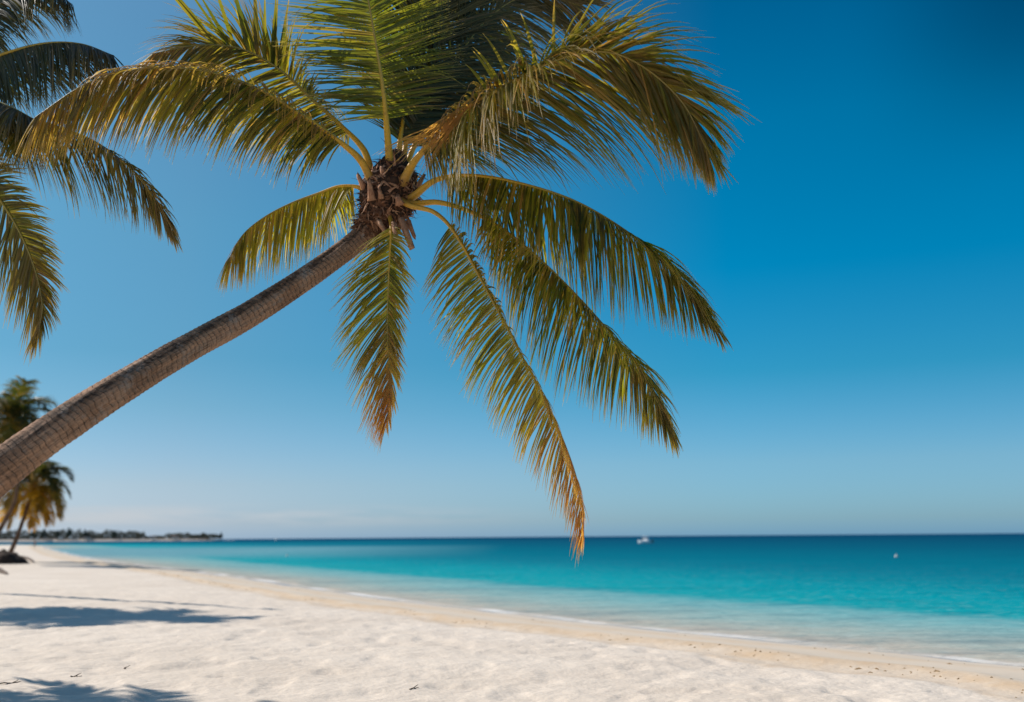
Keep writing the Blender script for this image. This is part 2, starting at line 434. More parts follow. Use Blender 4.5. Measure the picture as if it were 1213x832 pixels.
wn, wf = land(X, Y)
keep = (np.minimum.reduce([wn[F[:, k]] for k in range(4)]) < 1.2)
F = F[keep]
x = X.ravel(); y = Y.ravel()
amp = .012*np.clip(-wn, 0, 3)/3
Z = amp*(vnoise(x*.9+y*.4, y*1.6, 3)-.5)+.002
Z = Z+.05*np.exp(-((-wn-.45)/.22)**2)*np.clip(vnoise(x*.25, y*.25, 8)*2-.7, 0, 1)
# pale bars: bands seen low across the bay
px_of = (PW/2)+x/np.maximum(y, 1)*FPX
row = CAMZ*FPX/np.maximum(y, 1)
wob = (fbm(x*.01, y*.004, 4, 3)-.45)*5
bar = (np.exp(-((np.log(np.maximum(y, 1))-math.log(165)-wob*.06)/.42)**4))*np.clip((-x-2)/38, 0, 1)
bar = np.maximum(bar, .75*np.exp(-((np.log(np.maximum(y, 1))-math.log(62))/.16)**2)*np.clip((-x-6)/9, 0, 1)*0)
bar = bar*(y > 0)
wn2 = wn*(1/(1+1.2*np.clip((y-60)/120, 0, 1)*np.clip(-x/60, 0, 1)))
w = link_mesh('sea', np.stack([x, y, Z], 1), F, M_sea, attrs={'shore': wn2, 'far': wf, 'bars': np.clip(bar, 0, 1)*.9})
tag(w, 'turquoise sea turning deep blue towards the horizon', None, kind='structure')

def gz(x, y):
    return float(ground_h(np.array([x]), np.array([y]))[0][0])

# ------------------------------------------------------------------ palm builder
def leaflets(p, T, S, U, s, n, s0, Ls, L, g, seed, th0=72, th1=22, side=(1, 1), w0=.030, dry=.15, drytip=.3, segs=6, lift=(.15, .15), yellow=.5, clump=1.0, s1=.995, tip=1.0, taper=1.0, vfold=True):
    rng = np.random.default_rng(seed)
    Vs = []; Fs = []; As = []; off = 0
    for sd, fac in ((1, side[0]), (-1, side[1])):
        if fac <= 0: continue
        q = np.linspace(s0, s1, n)+rng.normal(0, .15/n, n)
        q = np.clip(q, 0, 1)
        idx = q*(len(p)-1); i0 = np.clip(idx.astype(int), 0, len(p)-2); fr = (idx-i0)[:, None]
        b = p[i0]*(1-fr)+p[i0+1]*fr; t = T[i0]; sv = S[i0]; u = U[i0]
        f = (q-s0)/max(1-s0, .01)
        prof = np.interp(f, [0, .05, .18, .45, .75, .92, 1], [.45, .72, .95, 1.0, .82*(tip*.5+.5), .58*tip, .42*tip])
        grp = vnoise(f*n*.16*clump, np.full(n, sd*3.3), seed)-.5
        grp2 = vnoise(f*n*.35*clump, np.full(n, sd*7.7), seed+5)-.5
        ln = L*prof*fac*(1+rng.normal(0, .06, n)+grp*.16)
        brk = rng.random(n) < .05; ln = np.where(brk, ln*rng.uniform(.35, .8, n), ln)
        th = np.radians(th0+(th1-th0)*f**1.5+grp*14+rng.normal(0, 4.0, n))
        d = np.cos(th)[:, None]*t+np.sin(th)[:, None]*(sd*sv)+(np.interp(f, np.linspace(0, 1, len(lift)), lift)+grp2*.4+rng.normal(0, .07, n))[:, None]*u
        d = nrm(d)
        nn = nrm(u+.35*rng.normal(0, 1, (n, 1))*t+.2*sd*sv)
        W = nrm(np.cross(d, nn))
        gg = g*(1+rng.normal(0, .22, n))+np.where(rng.random(n) < .05, 1.3, 0)
        pos = b.copy(); rows = []
        ts = np.linspace(0, 1, segs+1)
        for k, tt in enumerate(ts):
            wd = w0*(.55 if k == 0 else 1.0)*(1-tt**2.2)*(.75+.25*(prof))*(1+rng.normal(0, .1, n))
            wd = np.maximum(wd, .0015)[:, None]
            N2 = nrm(np.cross(W, d))
            if vfold:
                rows.append(np.stack([pos-W*wd*.5, pos+N2*wd*.28, pos+W*wd*.5], 1))
            else:
                rows.append(np.stack([pos-W*wd*.5, pos+W*wd*.5], 1))
            pos = pos+d*(ln/segs)[:, None]
            d = nrm(d+np.array([0, 0, -1])*(gg/segs*(0.45+1.1*tt))[:, None])
            W = nrm(W-d*(W*d).sum(1, keepdims=True))
        A = np.stack(rows, 1)         # n, segs+1, 3|2, 3
        c = A.shape[2]
        Vs.append(A.reshape(-1, 3))
        li = np.arange(n)[:, None, None]*(segs+1)*c; ki = np.arange(segs)[None, :, None]*c; ci = np.arange(c-1)[None, None]
        a = off+li+ki+ci
        Fs.append(np.stack([a, a+1, a+c+1, a+c], -1).reshape(-1, 4))
        off += n*(segs+1)*c
        dr = dry+drytip*np.clip((f-.42)/.5, 0, 1)**1.3+rng.normal(0, .09, n)+np.where(rng.random(n) < .06, .5, 0)
        at = np.zeros((n, segs+1, c, 3))
        at[..., 0] = np.clip(dr[:, None, None]+.38*np.clip((ts-.55)/.45, 0, 1)[None, :, None]**1.6*taper, 0, 1)
        at[..., 1] = np.clip(yellow-.12+rng.normal(0, .26, n)+grp*.7, 0, 1)[:, None, None]
        at[..., 2] = ts[None, :, None]
        As.append(at.reshape(-1, 3))
    return np.vstack(Vs), np.vstack(Fs), np.vstack(As)

def stalk_mesh(p, rad, dry=0.0, k=8, s_a=0, s_b=1):
    V, F = tube(p, rad, k, .8, cap=False)
    s = np.linspace(s_a, s_b, len(p)); a = np.zeros((len(V), 3)); a[:, 0] = np.repeat(s, k); a[:, 1] = dry
    return V, F, a
def frond_objects(root, p, rad, V, F, A, mat, s0, org, dry=0.0, k=8, stalk=True, step=2):
    s = np.linspace(0, 1, len(p)); m = s >= (s0-.04 if stalk else 0)
    V2, F2, A2 = stalk_mesh(p[m][::step], rad[m][::step], dry, k, s[m][0], 1)
    n2 = len(F)
    o = link_mesh('frond', np.vstack([V, V2]), np.vstack([F, F2+len(V)]), mat, root, origin=org, attrs={'leaf': np.vstack([A, A2])}, mat2=M_stalk, n2=n2)
    if stalk:
        m = s <= s0+.01
        V2, F2, A2 = stalk_mesh(p[m][::step], rad[m][::step]*1.04, dry, k+4, 0, s0)
        link_mesh('leaf_stalk', V2, F2, M_stalk, o, origin=org, attrs={'leaf': A2})
    return o

def frond(root, pts, L=.75, s0=.2, n=95, roll=(20, 60), side=(1, 1), g=1.2, seed=1, r0=.055, mat=None, label=None, dstalk=0.0, pre=None, extra=(), **kw):
    "pts: (px, py, depth)"
    org = np.array(root.location)
    if pre is not None: pts = [pre]+list(pts)
    W = np.array([P(*q) for q in pts])
    p, ln = spline(W, 160)
    T = nrm(np.gradient(p, axis=0)); D = nrm(p-C0)
    N = nrm(np.cross(D, T)); Dp = nrm(np.cross(T, N))
    s = np.linspace(0, 1, len(p)); rl = np.radians(np.interp(s, np.linspace(0, 1, len(roll)), roll))[:, None]
    S = np.cos(rl)*Dp+np.sin(rl)*N; U = nrm(np.cross(S, T)); U = np.where((U[:, 2:3] < 0) & (np.abs(U[:, 2:3]) > .0), -U, U)
    # keep the upper side continuous
    for i in range(1, len(U)):
        if (U[i]*U[i-1]).sum() < 0: U[i] = -U[i]
    kw['w0'] = kw.get('w0', .030)*.66
    V, F, A = leaflets(p, T, S, U, s, int(n*2.1), s0, ln, L*1.25, g, seed, side=side, **kw)
    for ne, ex in enumerate(extra):
        k2 = dict(kw); k2.update(side=side, tip=1.0); k2.update(ex); s0e = k2.pop('s0', s0+.02); ge = k2.pop('g'); Le = k2.pop('L'); n_e = k2.pop('n')
        Ve, Fe, Ae = leaflets(p, T, S, U, s, n_e, s0e, ln, Le, ge, seed+500+ne, **k2)
        V, F, A = np.vstack([V, Ve]), np.vstack([F, Fe+len(V)]), np.vstack([A, Ae])
    rad = r0*np.interp(s, [0, .03, .09, s0, .6, 1], [1.5, 1.15, .85, .52, .24, .06])
    o = frond_objects(root, p, rad, V, F, A, mat or M_leaf, s0, org, dstalk)
    if label: o['label'] = label
    return o

def trunk_mesh(ctrl, n, k, ring=.048, amp=.0022, seed=3, lump=.028):
    p, ln = spline(ctrl, n); q = p[:, :3]; r = p[:, 3]
    rng = np.random.default_rng(seed)
    T, a, b = frames(q); th = np.linspace(0, 2*np.pi, k, endpoint=False)
    s = np.linspace(0, ln, n)[:, None]; TH = th[None]
    warp = (fbm(np.cos(TH)*1.6+s*1.1, np.sin(TH)*1.6+s*.7, seed, 3)-.45)
    ph = s/ring+warp*1.4+fbm(s*1.7, 0*s, seed+4, 2)*2
    fr = ph-np.floor(ph)
    ridge = np.where(fr < .5, fr/.5, np.clip((1-fr)/.5, 0, 1)**3*1.0)
    rr = r[:, None]*(1+0*TH)+amp*(ridge-.5)*1.6+lump*(fbm(np.cos(TH)*2+s*.9, np.sin(TH)*2-s*.6, seed+9, 4)-.45)*1.6
    rr = rr+(.5*amp)*(vnoise(TH/(2*np.pi)*40, s*18, seed+3)-.5)
    V = q[:, None]+rr[..., None]*(np.cos(TH)[..., None]*a[:, None]+np.sin(TH)[..., None]*b[:, None])
    i = np.arange(n-1)[:, None]*k; j = np.arange(k)[None]; j2 = (j+1) % k
    F = np.stack([i+j, i+j2, i+k+j2, i+k+j], -1).reshape(-1, 4)
    rm = float(np.mean(r))
    ua = np.stack([np.broadcast_to(np.sin(TH)*rm*1.8+np.cos(TH)*.6*rm, rr.shape), np.broadcast_to(s, rr.shape), ph], -1)
    return V.reshape(-1, 3), F, ua.reshape(-1, 3), q, ln

# ------------------------------------------------------------------ the main palm
tb = [(-265, 935, 6.45, .24), (-245, 860, 6.5, .19), (-205, 765, 6.6, .172), (-110, 650, 6.8, .160), (0, 558.5, 7.0, .150), (96, 489, 7.35, .134), (168, 443.5, 7.7, .119),
      (230, 408, 8.1, .114), (294, 373, 8.5, .112), (360, 331, 8.9, .104), (415, 292, 9.25, .099), (436, 274, 9.38, .118), (450, 255, 9.45, .13)]
ctrl = [tuple(P(a, b, c))+(r,) for a, b, c, r in tb]
bx, by = ctrl[0][0], ctrl[0][1]; bz = gz(bx, by)
ctrl = [(bx-.02, by, bz-.25, .28)]+[c for c in ctrl if c[2] > bz+.05]
palm = empty('coconut_palm', (bx, by, bz), 'large leaning coconut palm, its ringed brown trunk rising from the left edge', 'palm tree')
ORG = np.array([bx, by, bz])
V, F, UA, tq, tl = trunk_mesh(ctrl, 1200, 72)
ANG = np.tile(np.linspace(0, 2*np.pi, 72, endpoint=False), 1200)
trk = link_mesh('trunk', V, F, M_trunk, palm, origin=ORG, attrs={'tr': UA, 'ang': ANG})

# crown heart: dark fibrous bulb of old leaf bases
hb = [(428, 282, 9.33, .098), (438, 271, 9.38, .145), (450, 258, 9.42, .215), (458, 243, 9.45, .265), (463, 226, 9.5, .275), (467, 209, 9.55, .225), (469, 193, 9.6, .15), (470, 180, 9.65, .06)]
hp, _ = spline([tuple(P(a, b, c))+(r*.9,) for a, b, c, r in hb], 90)
def lumpy_tube(p, k, amp, fr, seed):
    q = p[:, :3]; T, a, b = frames(q); th = np.linspace(0, 2*np.pi, k, endpoint=False)[None]; s = np.linspace(0, 1, len(p))[:, None]
    nz = fbm(np.cos(th)*fr+s*fr*2.2, np.sin(th)*fr+s*fr, seed, 4)-.45
    nz2 = np.abs(fbm(np.cos(th)*fr*2+7, np.sin(th)*fr*2+s*fr*3, seed+2, 3)-.45)
    rr = p[:, 3:4]*(1+amp*nz-amp*1.2*nz2)
    V = q[:, None]+rr[..., None]*(np.cos(th)[..., None]*a[:, None]+np.sin(th)[..., None]*b[:, None])
    n = len(p); i = np.arange(n-1)[:, None]*k; j = np.arange(k)[None]; j2 = (j+1) % k
    return V.reshape(-1, 3), np.stack([i+j, i+j2, i+k+j2, i+k+j], -1).reshape(-1, 4)
V, F = lumpy_tube(hp, 80, .55, 2.3, 4)
core_o = link_mesh('crown_heart', V, F, M_core, palm, origin=ORG)
# ragged fibres wrapped round the heart
rng = np.random.default_rng(11)
def fibre_mesh(hp, n, lmin, lmax, w, seed, out=.25, spanlo=.02, spanhi=.8):
    rng = np.random.default_rng(seed); q = hp[:, :3]; T, a, b = frames(q); Vs = []; Fs = []; off = 0
    for k in range(n):
        i = int(rng.uniform(spanlo, spanhi)*(len(hp)-1)); th = rng.uniform(0, 2*np.pi)
        e = np.cos(th)*a[i]+np.sin(th)*b[i]; tg = -np.sin(th)*a[i]+np.cos(th)*b[i]
        pos = q[i]+e*hp[i, 3]*rng.uniform(.85, 1.0)
        d = nrm(T[i]*rng.uniform(-.9, .8)+tg*rng.normal(0, .7)+e*rng.uniform(.05, out+.1)); L = rng.uniform(lmin, lmax); ww = w*rng.uniform(.5, 1.6)
        W = nrm(np.cross(d, e)); seg = 4
        for s in range(seg+1):
            wd = ww*(1-(s/seg)**1.5)+.001
            Vs += [pos-W*wd/2, pos+e*wd*.2, pos+W*wd/2]
            pos = pos+d*L/seg; d = nrm(d+np.array([0, 0, -.18])+rng.normal(0, .16, 3)+e*.05)
        for s in range(seg):
            o = off+s*3; Fs += [(o, o+1, o+4, o+3), (o+1, o+2, o+5, o+4)]
        off += (seg+1)*3
    return np.array(Vs), np.array(Fs)
V, F = fibre_mesh(hp, 900, .05, .15, .032, 5, .12)
fo = link_mesh('fibre_wrap', V, F, M_fibre, palm, origin=ORG)
V, F = fibre_mesh(hp, 170, .10, .24, .009, 6, .5, .1, .95)
f2 = link_mesh('loose_fibres', V, F, M_fibre, palm, origin=ORG)
hp3 = hp.copy(); hp3[:, 3] *= 1.07
V, F = fibre_mesh(hp3, 260, .06, .16, .022, 16, .10, .05, .8)
f3 = link_mesh('leaf_sheath_scraps', V, F, M_boot, palm, origin=ORG)

# cut leaf bases ("boots"): px start, px end, widths
def boot(a, b, w0, w1, th=.028, bend=.03):
    A = P(*a); B = P(*b); d = B-A; vw = nrm((A+B)/2-C0); sidev = nrm(np.cross(d, vw)); nrmv = nrm(np.cross(sidev, d))
    if nrmv@vw > 0: nrmv = -nrmv
    V = []; n = 9; m = 8
    for i in range(n):
        t = i/(n-1); w = w0+(w1-w0)*t**.8; h = th*(1-.45*t)
        c = A+d*t+nrmv*(bend*math.sin(t*math.pi))
        for j in range(m):
            an = 2*math.pi*j/m; cx = math.cos(an); sx = math.sin(an)
            jag = (random.random()-.6)*.07*(i == n-1)+(random.random()-.5)*.006; w *= .96+.08*random.random()
            V.append(c+sidev*cx*w/2+nrmv*(sx*h*(1 if sx > 0 else .6)-cx*cx*h*.5)+nrm(d)*jag)
    F = [(i*m+j, i*m+(j+1) % m, (i+1)*m+(j+1) % m, (i+1)*m+j) for i in range(n-1) for j in range(m)]
    F += [tuple(range(m-1, -1, -1)), tuple((n-1)*m+j for j in range(m))]
    return np.array(V), F
boots = [((466, 264, 9.12), (471, 290, 9.03), .06, .04), ((475, 259, 9.14), (489, 297, 9.00), .065, .055), ((448, 262, 9.19), (458, 278, 9.12), .07, .03),
         ((441, 238, 9.22), (437, 212, 9.19), .09, .03), ((474, 243, 9.19), (470, 231, 9.15), .10, .04), ((433, 226, 9.36), (423, 206, 9.3), .08, .03),
         ((489, 232, 9.5), (502, 208, 9.5), .09, .03), ((483, 262, 9.22), (492, 283, 9.17), .06, .03), ((458, 214, 9.34), (451, 196, 9.32), .10, .03),
         ((480, 212, 9.36), (488, 194, 9.36), .10, .03), ((452, 236, 9.21), (449, 222, 9.19), .07, .03)]
for bt in boots:
    V, F = boot(*bt)
    link_mesh('cut_leaf_base', V, F, M_boot, palm, origin=ORG)

B = 9.45
fr = [
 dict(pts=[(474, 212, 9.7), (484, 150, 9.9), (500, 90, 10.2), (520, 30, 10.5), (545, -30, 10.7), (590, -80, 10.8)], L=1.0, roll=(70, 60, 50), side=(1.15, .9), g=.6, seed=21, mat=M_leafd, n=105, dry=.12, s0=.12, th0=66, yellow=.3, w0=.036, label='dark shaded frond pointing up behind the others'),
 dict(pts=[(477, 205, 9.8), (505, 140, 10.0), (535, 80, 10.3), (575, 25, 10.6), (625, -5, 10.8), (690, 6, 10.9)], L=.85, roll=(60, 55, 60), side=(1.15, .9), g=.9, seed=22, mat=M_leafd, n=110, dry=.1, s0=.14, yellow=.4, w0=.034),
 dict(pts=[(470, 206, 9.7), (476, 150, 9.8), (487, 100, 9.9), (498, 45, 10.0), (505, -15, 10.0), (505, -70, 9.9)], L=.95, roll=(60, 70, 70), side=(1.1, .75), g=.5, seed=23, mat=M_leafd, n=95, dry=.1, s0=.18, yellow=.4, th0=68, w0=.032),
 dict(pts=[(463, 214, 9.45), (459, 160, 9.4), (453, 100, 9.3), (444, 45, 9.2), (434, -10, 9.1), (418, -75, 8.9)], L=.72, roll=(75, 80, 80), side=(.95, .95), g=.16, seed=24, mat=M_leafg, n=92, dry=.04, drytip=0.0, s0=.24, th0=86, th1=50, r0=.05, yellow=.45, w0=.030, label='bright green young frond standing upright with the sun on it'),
 dict(pts=[(443, 212, 9.5), (431, 178, 9.55), (405, 150, 9.6), (370, 118, 9.65), (330, 82, 9.6), (285, 58, 9.5), (235, 54, 9.35), (180, 64, 9.2)], L=.62, roll=(15, 25, 55, 45, 20), lift=(-.7, -.5, .1, -.2, -.6), side=(1, .9), g=1.1, seed=25, n=105, dry=.12, s0=.2, yellow=.38, extra=[dict(n=13, L=.95, s0=.56, s1=.80, lift=(.35, .2), g=.25, dry=.05, side=(1, 0), th0=58, th1=48, w0=.05)]),
 dict(pts=[(445, 222, 9.4), (427, 190, 9.35), (398, 165, 9.2), (350, 132, 9.0), (300, 103, 8.8), (240, 84, 8.6), (170, 82, 8.45), (105, 98, 8.35), (40, 140, 8.3)], L=.74, roll=(5, 8, 12, 15), lift=(-.75, -.7, -.75, -.5), side=(.95, 1.0), g=1.15, seed=26, n=130, dry=.16, drytip=.22, s0=.14, yellow=.42, th0=68, th1=16, r0=.052, w0=.034, extra=[dict(n=60, L=.46, s1=.8, lift=(.3, .3), g=3.4, dry=.5, drytip=0, side=(1, 1))], label='long left frond with sun-bleached folded leaflets along its top'),
 dict(pts=[(438, 232, 9.4), (424, 222, 9.4), (402, 221, 9.45), (378, 229, 9.5), (345, 241, 9.5), (314, 257, 9.45), (288, 278, 9.4), (270, 308, 9.3)], L=.58, roll=(5, 10, 20), lift=(-.9, -.8, -.2), side=(1, 1), g=1.2, seed=27, n=85, dry=.10, drytip=.25, s0=.16, th0=74, th1=12, yellow=1.0, r0=.04, w0=.028, label='short golden frond hanging over the trunk'),
 dict(pts=[(484, 236, 9.35), (515, 214, 9.25), (555, 208, 9.15), (610, 216, 9.0), (680, 238, 8.85), (745, 276, 8.7), (796, 320, 8.6), (846, 388, 8.55)], L=.80, tip=.62, roll=(4, 6, 14, 45, 60), lift=(-.9, -1.0, -.9, -.25, .1), side=(1.0, .95), g=1.15, seed=28, n=130, dry=.10, drytip=.10, s0=.13, th0=74, th1=7, yellow=.38, r0=.048, w0=.030),
 dict(pts=[(487, 241, 9.3), (520, 240, 9.2), (560, 252, 9.1), (600, 275, 9.0), (655, 322, 8.85), (715, 385, 8.75), (763, 448, 8.7), (797, 515, 8.65)], L=.70, tip=.62, roll=(4, 10, 16, 45, 60), lift=(-.8, -.9, -.8, -.25, .1), side=(1.0, .85), g=1.15, seed=29, n=115, dry=.10, drytip=.12, s0=.24, th0=78, th1=7, yellow=.38, r0=.040, w0=.028),
 dict(pts=[(484, 243, 9.2), (515, 252, 9.1), (540, 278, 9.0), (572, 335, 8.9), (612, 410, 8.8), (650, 482, 8.75), (678, 550, 8.7), (690, 600, 8.7), (691, 636, 8.7)], L=.54, roll=(50, 45, 30, 10), lift=(-.5, -.6, -.5, -.1), side=(1.0, .55), g=1.1, seed=30, n=135, dry=.2, drytip=1.1, s0=.165, th0=88, th1=12, yellow=.75, r0=.038, w0=.028, dstalk=.15, label='hanging frond whose tip has dried to orange brown'),
 dict(pts=[(463, 268, 9.1), (462, 300, 9.0), (460, 345, 8.95), (459, 395, 8.9), (461, 435, 8.85), (461, 470, 8.85), (459, 500, 8.85)], L=.50, roll=(70, 65, 60, 40), side=(1.08, .55), g=.8, seed=31, n=100, dry=.14, drytip=.85, s0=.11, th0=58, th1=14, yellow=.75, r0=.024, w0=.026, dstalk=.1, label='straight frond hanging below the crown with a brown tip'),
 dict(pts=[(474, 222, 9.35), (492, 190, 9.2), (522, 158, 9.0), (565, 122, 8.75), (615, 92, 8.5), (668, 68, 8.3), (720, 62, 8.15), (766, 82, 8.05), (810, 124, 8.0), (838, 180, 8.0)], L=1.10, tip=.62, extra=[dict(n=46, L=.5, s1=.5, lift=(.35, .35), g=3.2, dry=.55, drytip=0, side=(1, 1)), dict(n=9, L=.62, s0=.36, s1=.55, lift=(.5, .4), g=.8, dry=.3, side=(0, 1), w0=.034)], roll=(4, 12, 25, 45, 62, 75), lift=(-.75, -.6, -.3, -.05, .1), side=(1.0, .92), g=.9, seed=32, n=175, dry=.20, drytip=.0, s0=.10, th0=72, th1=9, yellow=.35, r0=.052, w0=.034, label='large arching right frond with silvery leaflets fanned at its tip'),
]
for q in fr:
    frond(palm, pre=(460, 250, 9.4) if q['seed'] == 31 else (464, 228, 9.5), **dict(q, s0=q['s0']+.06))
# dry fringe at the foot of the big right frond
rngf = np.random.default_rng(99); Vs = []; Fs = []; As = []; off = 0
for k in range(70):
    t = rngf.random(); a = P(505+75*t+rngf.normal(0, 4), 168-55*t+rngf.normal(0, 4), 8.98-.3*t)
    b = P(445+80*t+rngf.normal(0, 9), 182+10*t+rngf.normal(0, 11), 8.85-.2*t)
    m = (a+b)/2+np.array([0, 0, .08+rngf.random()*.06]); side_ = nrm(np.cross(b-a, a-C0)); n = 7
    for i in range(n):
        s = i/(n-1); c = (1-s)**2*a+2*s*(1-s)*m+s*s*b; w = .009*(1-s**2)+.001
        Vs += [c-side_*w/2, c+side_*w/2]; As += [(min(1, .75+.3*s), .5, s)]*2
        if i: o = off+2*i; Fs.append((o-2, o-1, o+1, o))
    off += 2*n
dfr = link_mesh('dry_leaf_fringe', np.array(Vs), np.array(Fs), M_leaf, palm, origin=ORG, attrs={'leaf': np.array(As)})

# ------------------------------------------------------------------ second near palm, its crown just past the left edge
c2 = P(-75, 118, 10.4)
b2 = np.array([c2[0]-1.6, c2[1]+.8]); b2z = gz(*b2)
palm2 = empty('coconut_palm', (b2[0], b2[1], b2z), 'coconut palm whose drooping fronds reach in from the upper left edge', 'palm tree')
O2 = np.array([b2[0], b2[1], b2z])
V, F, UA, _, _ = trunk_mesh([(b2[0], b2[1], b2z-.3, .24), (b2[0]+.1, b2[1], b2z+.6, .17), (b2[0]+.7, b2[1]-.3, b2z+3, .13), tuple(c2)+(.12,)], 300, 32)
link_mesh('trunk', V, F, M_trunk, palm2, origin=O2, attrs={'tr': UA})
hp2, _ = spline([tuple(c2+np.array([-.1, 0, -.45]))+(.13,), tuple(c2+np.array([-.03, 0, -.15]))+(.24,), tuple(c2+np.array([0, 0, .15]))+(.22,), tuple(c2+np.array([0, 0, .45]))+(.05,)], 40)
V, F = lumpy_tube(hp2, 40, .5, 2.3, 8); link_mesh('crown_heart', V, F, M_core, palm2, origin=O2)
for q in [
 dict(pts=[(-75, 120, 10.4), (-45, 120, 10.3), (0, 132, 10.1), (60, 148, 9.9), (112, 168, 9.8), (155, 200, 9.7), (184, 238, 9.65), (203, 276, 9.6)], L=.72, roll=(5, 10, 30, 60), lift=(-.8, -.8, -.4, .1), side=(1, 1), g=1.0, seed=41, mat=M_leafm, th1=8, tip=.6, n=105, dry=.2, s0=.12, yellow=.25, w0=.034),
 dict(pts=[(-78, 130, 10.3), (-50, 165, 10.2), (-15, 215, 10.1), (18, 265, 10.0), (40, 315, 9.95), (50, 360, 9.9), (46, 392, 9.9)], L=.62, roll=(40, 55, 60, 40), side=(1.15, .6), g=.8, seed=42, mat=M_leafm, n=100, dry=.22, drytip=.3, s0=.12, yellow=.6, th1=18, w0=.033),
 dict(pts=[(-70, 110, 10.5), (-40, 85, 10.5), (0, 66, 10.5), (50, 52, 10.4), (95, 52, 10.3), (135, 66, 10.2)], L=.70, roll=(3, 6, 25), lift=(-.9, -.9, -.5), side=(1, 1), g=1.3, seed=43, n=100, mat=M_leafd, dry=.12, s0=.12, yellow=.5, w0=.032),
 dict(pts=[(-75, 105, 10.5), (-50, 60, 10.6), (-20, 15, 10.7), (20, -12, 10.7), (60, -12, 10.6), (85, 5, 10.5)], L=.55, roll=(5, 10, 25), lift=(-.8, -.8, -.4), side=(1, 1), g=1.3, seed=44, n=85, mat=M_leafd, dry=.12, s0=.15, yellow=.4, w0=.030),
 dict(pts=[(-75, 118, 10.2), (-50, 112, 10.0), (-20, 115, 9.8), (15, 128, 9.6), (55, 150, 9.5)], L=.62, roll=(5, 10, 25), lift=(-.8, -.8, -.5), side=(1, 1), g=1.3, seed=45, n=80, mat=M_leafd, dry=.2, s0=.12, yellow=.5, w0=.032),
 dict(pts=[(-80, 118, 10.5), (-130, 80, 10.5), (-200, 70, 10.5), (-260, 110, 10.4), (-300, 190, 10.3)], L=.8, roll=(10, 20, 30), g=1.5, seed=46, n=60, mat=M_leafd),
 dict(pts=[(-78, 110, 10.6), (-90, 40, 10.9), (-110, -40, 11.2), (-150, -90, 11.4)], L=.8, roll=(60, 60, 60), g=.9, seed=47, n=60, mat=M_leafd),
 dict(pts=[(-80, 125, 10.4), (-120, 150, 10.3), (-165, 210, 10.2), (-190, 300, 10.1)], L=.7, roll=(20, 30, 40), g=1.2, seed=48, mat=M_leafm, n=60),
]: frond(palm2, **q)

# ------------------------------------------------------------------ palms built in world space
def palm_world(name, base, top, r, flen, nf, seed, label, group=None, mat=M_leaffar, tmat=M_trunkfar, nl=34, mat2=None, droop=1.0, bow=.6, leafL=.55, w0=.06, segs=4, ring=.25, via=None):
    rng = np.random.default_rng(seed)
    base = np.array([base[0], base[1], gz(base[0], base[1])]); top = np.array(top, float)
    root = empty(name, tuple(base), label, 'palm tree', group)
    d = top-base; m1 = base+d*np.array([.30*1.3, .3*1.3, .33])*np.array([1, 1, 1]); m2 = base+d*np.array([.72, .72, .68])
    b0 = base+np.array([0, 0, -.25])
    if via: m1, m2 = (P(*v) for v in via)
    V, F, UA, _, _ = trunk_mesh([tuple(b0)+(r*1.5,), tuple(base+d*.05)+(r*1.15,), tuple(m1)+(r*.95,), tuple(m2)+(r*.8,), tuple(top)+(r*.75,)], 120, 14, ring=ring, amp=.004, lump=.008)
    link_mesh('trunk', V, F, tmat, root, origin=base, attrs={'tr': UA})
    hq, _ = spline([tuple(top+np.array([0, 0, -.2]))+(r*.8,), tuple(top)+(r*1.5,), tuple(top+np.array([0, 0, .2]))+(r*1.2,), tuple(top+np.array([0, 0, .35]))+(.03,)], 14)
    V, F = lumpy_tube(hq, 14, .4, 2, seed); link_mesh('crown_heart', V, F, M_core, root, origin=base)
    for k in range(nf):
        az = k*2.39996+rng.normal(0, .2); el = np.interp(k/(nf-1), [0, .25, .6, 1], [80, 52, 15, -38])+rng.normal(0, 6)
        L = flen*rng.uniform(.85, 1.1); pos = top+np.array([0, 0, .1]); pts = [pos.copy()]; e = math.radians(el)
        h = np.array([math.sin(az), math.cos(az), 0]); dd = h*math.cos(e)+np.array([0, 0, math.sin(e)])
        for s in range(7):
            pos = pos+dd*L/7; pts.append(pos.copy()); dd = nrm(dd+np.array([0, 0, -.21*droop*(1+.25*s)]))
        p, ln = spline(np.array(pts), 50); T = nrm(np.gradient(p, axis=0)); S = nrm(np.cross(T, np.array([0, 0, 1.0])+h*.001)); U = nrm(np.cross(S, T))
        old = k/(nf-1)
        V, F, A = leaflets(p, T, S, U, None, nl, .14, ln, leafL*flen/2.4, 1.4, seed*100+k, w0=w0, dry=.05+.55*max(0, old-.55)*2, drytip=.15, segs=segs, yellow=.2+.6*old, vfold=False)
        s = np.linspace(0, 1, len(p))
        frond_objects(root, p, (r*.35)*np.interp(s, [0, .15, 1], [1.3, .7, .12]), V, F, A, (mat2 if (mat2 and old > .45) else mat), .14, base, 0, 6, stalk=False)
    return root
def at_d(px, py, d):
    return P(px, py, d)
gA = G(8, 665, .4); dA = gA[1]
pA = palm_world('coconut_palm', gA[:2], at_d(40, 578, dA), .17, 3.7, 28, 61, 'small distant palm with golden drooping fronds, leaning from the dark root mound', mat=M_leaffar, mat2=M_leaffar2, droop=1.15, leafL=.85, w0=.13, nl=40)
gB = G(-22, 668, .4); dB = gB[1]
pB = palm_world('coconut_palm', gB[:2], at_d(12, 500, dB), .17, 4.1, 30, 62, 'taller dark green distant palm seen above the main trunk at the left edge', mat=M_leaffar, mat2=M_leaffar, via=[(3, 622, dB), (20, 580, dB)], droop=.95, leafL=.8, w0=.12, nl=42)

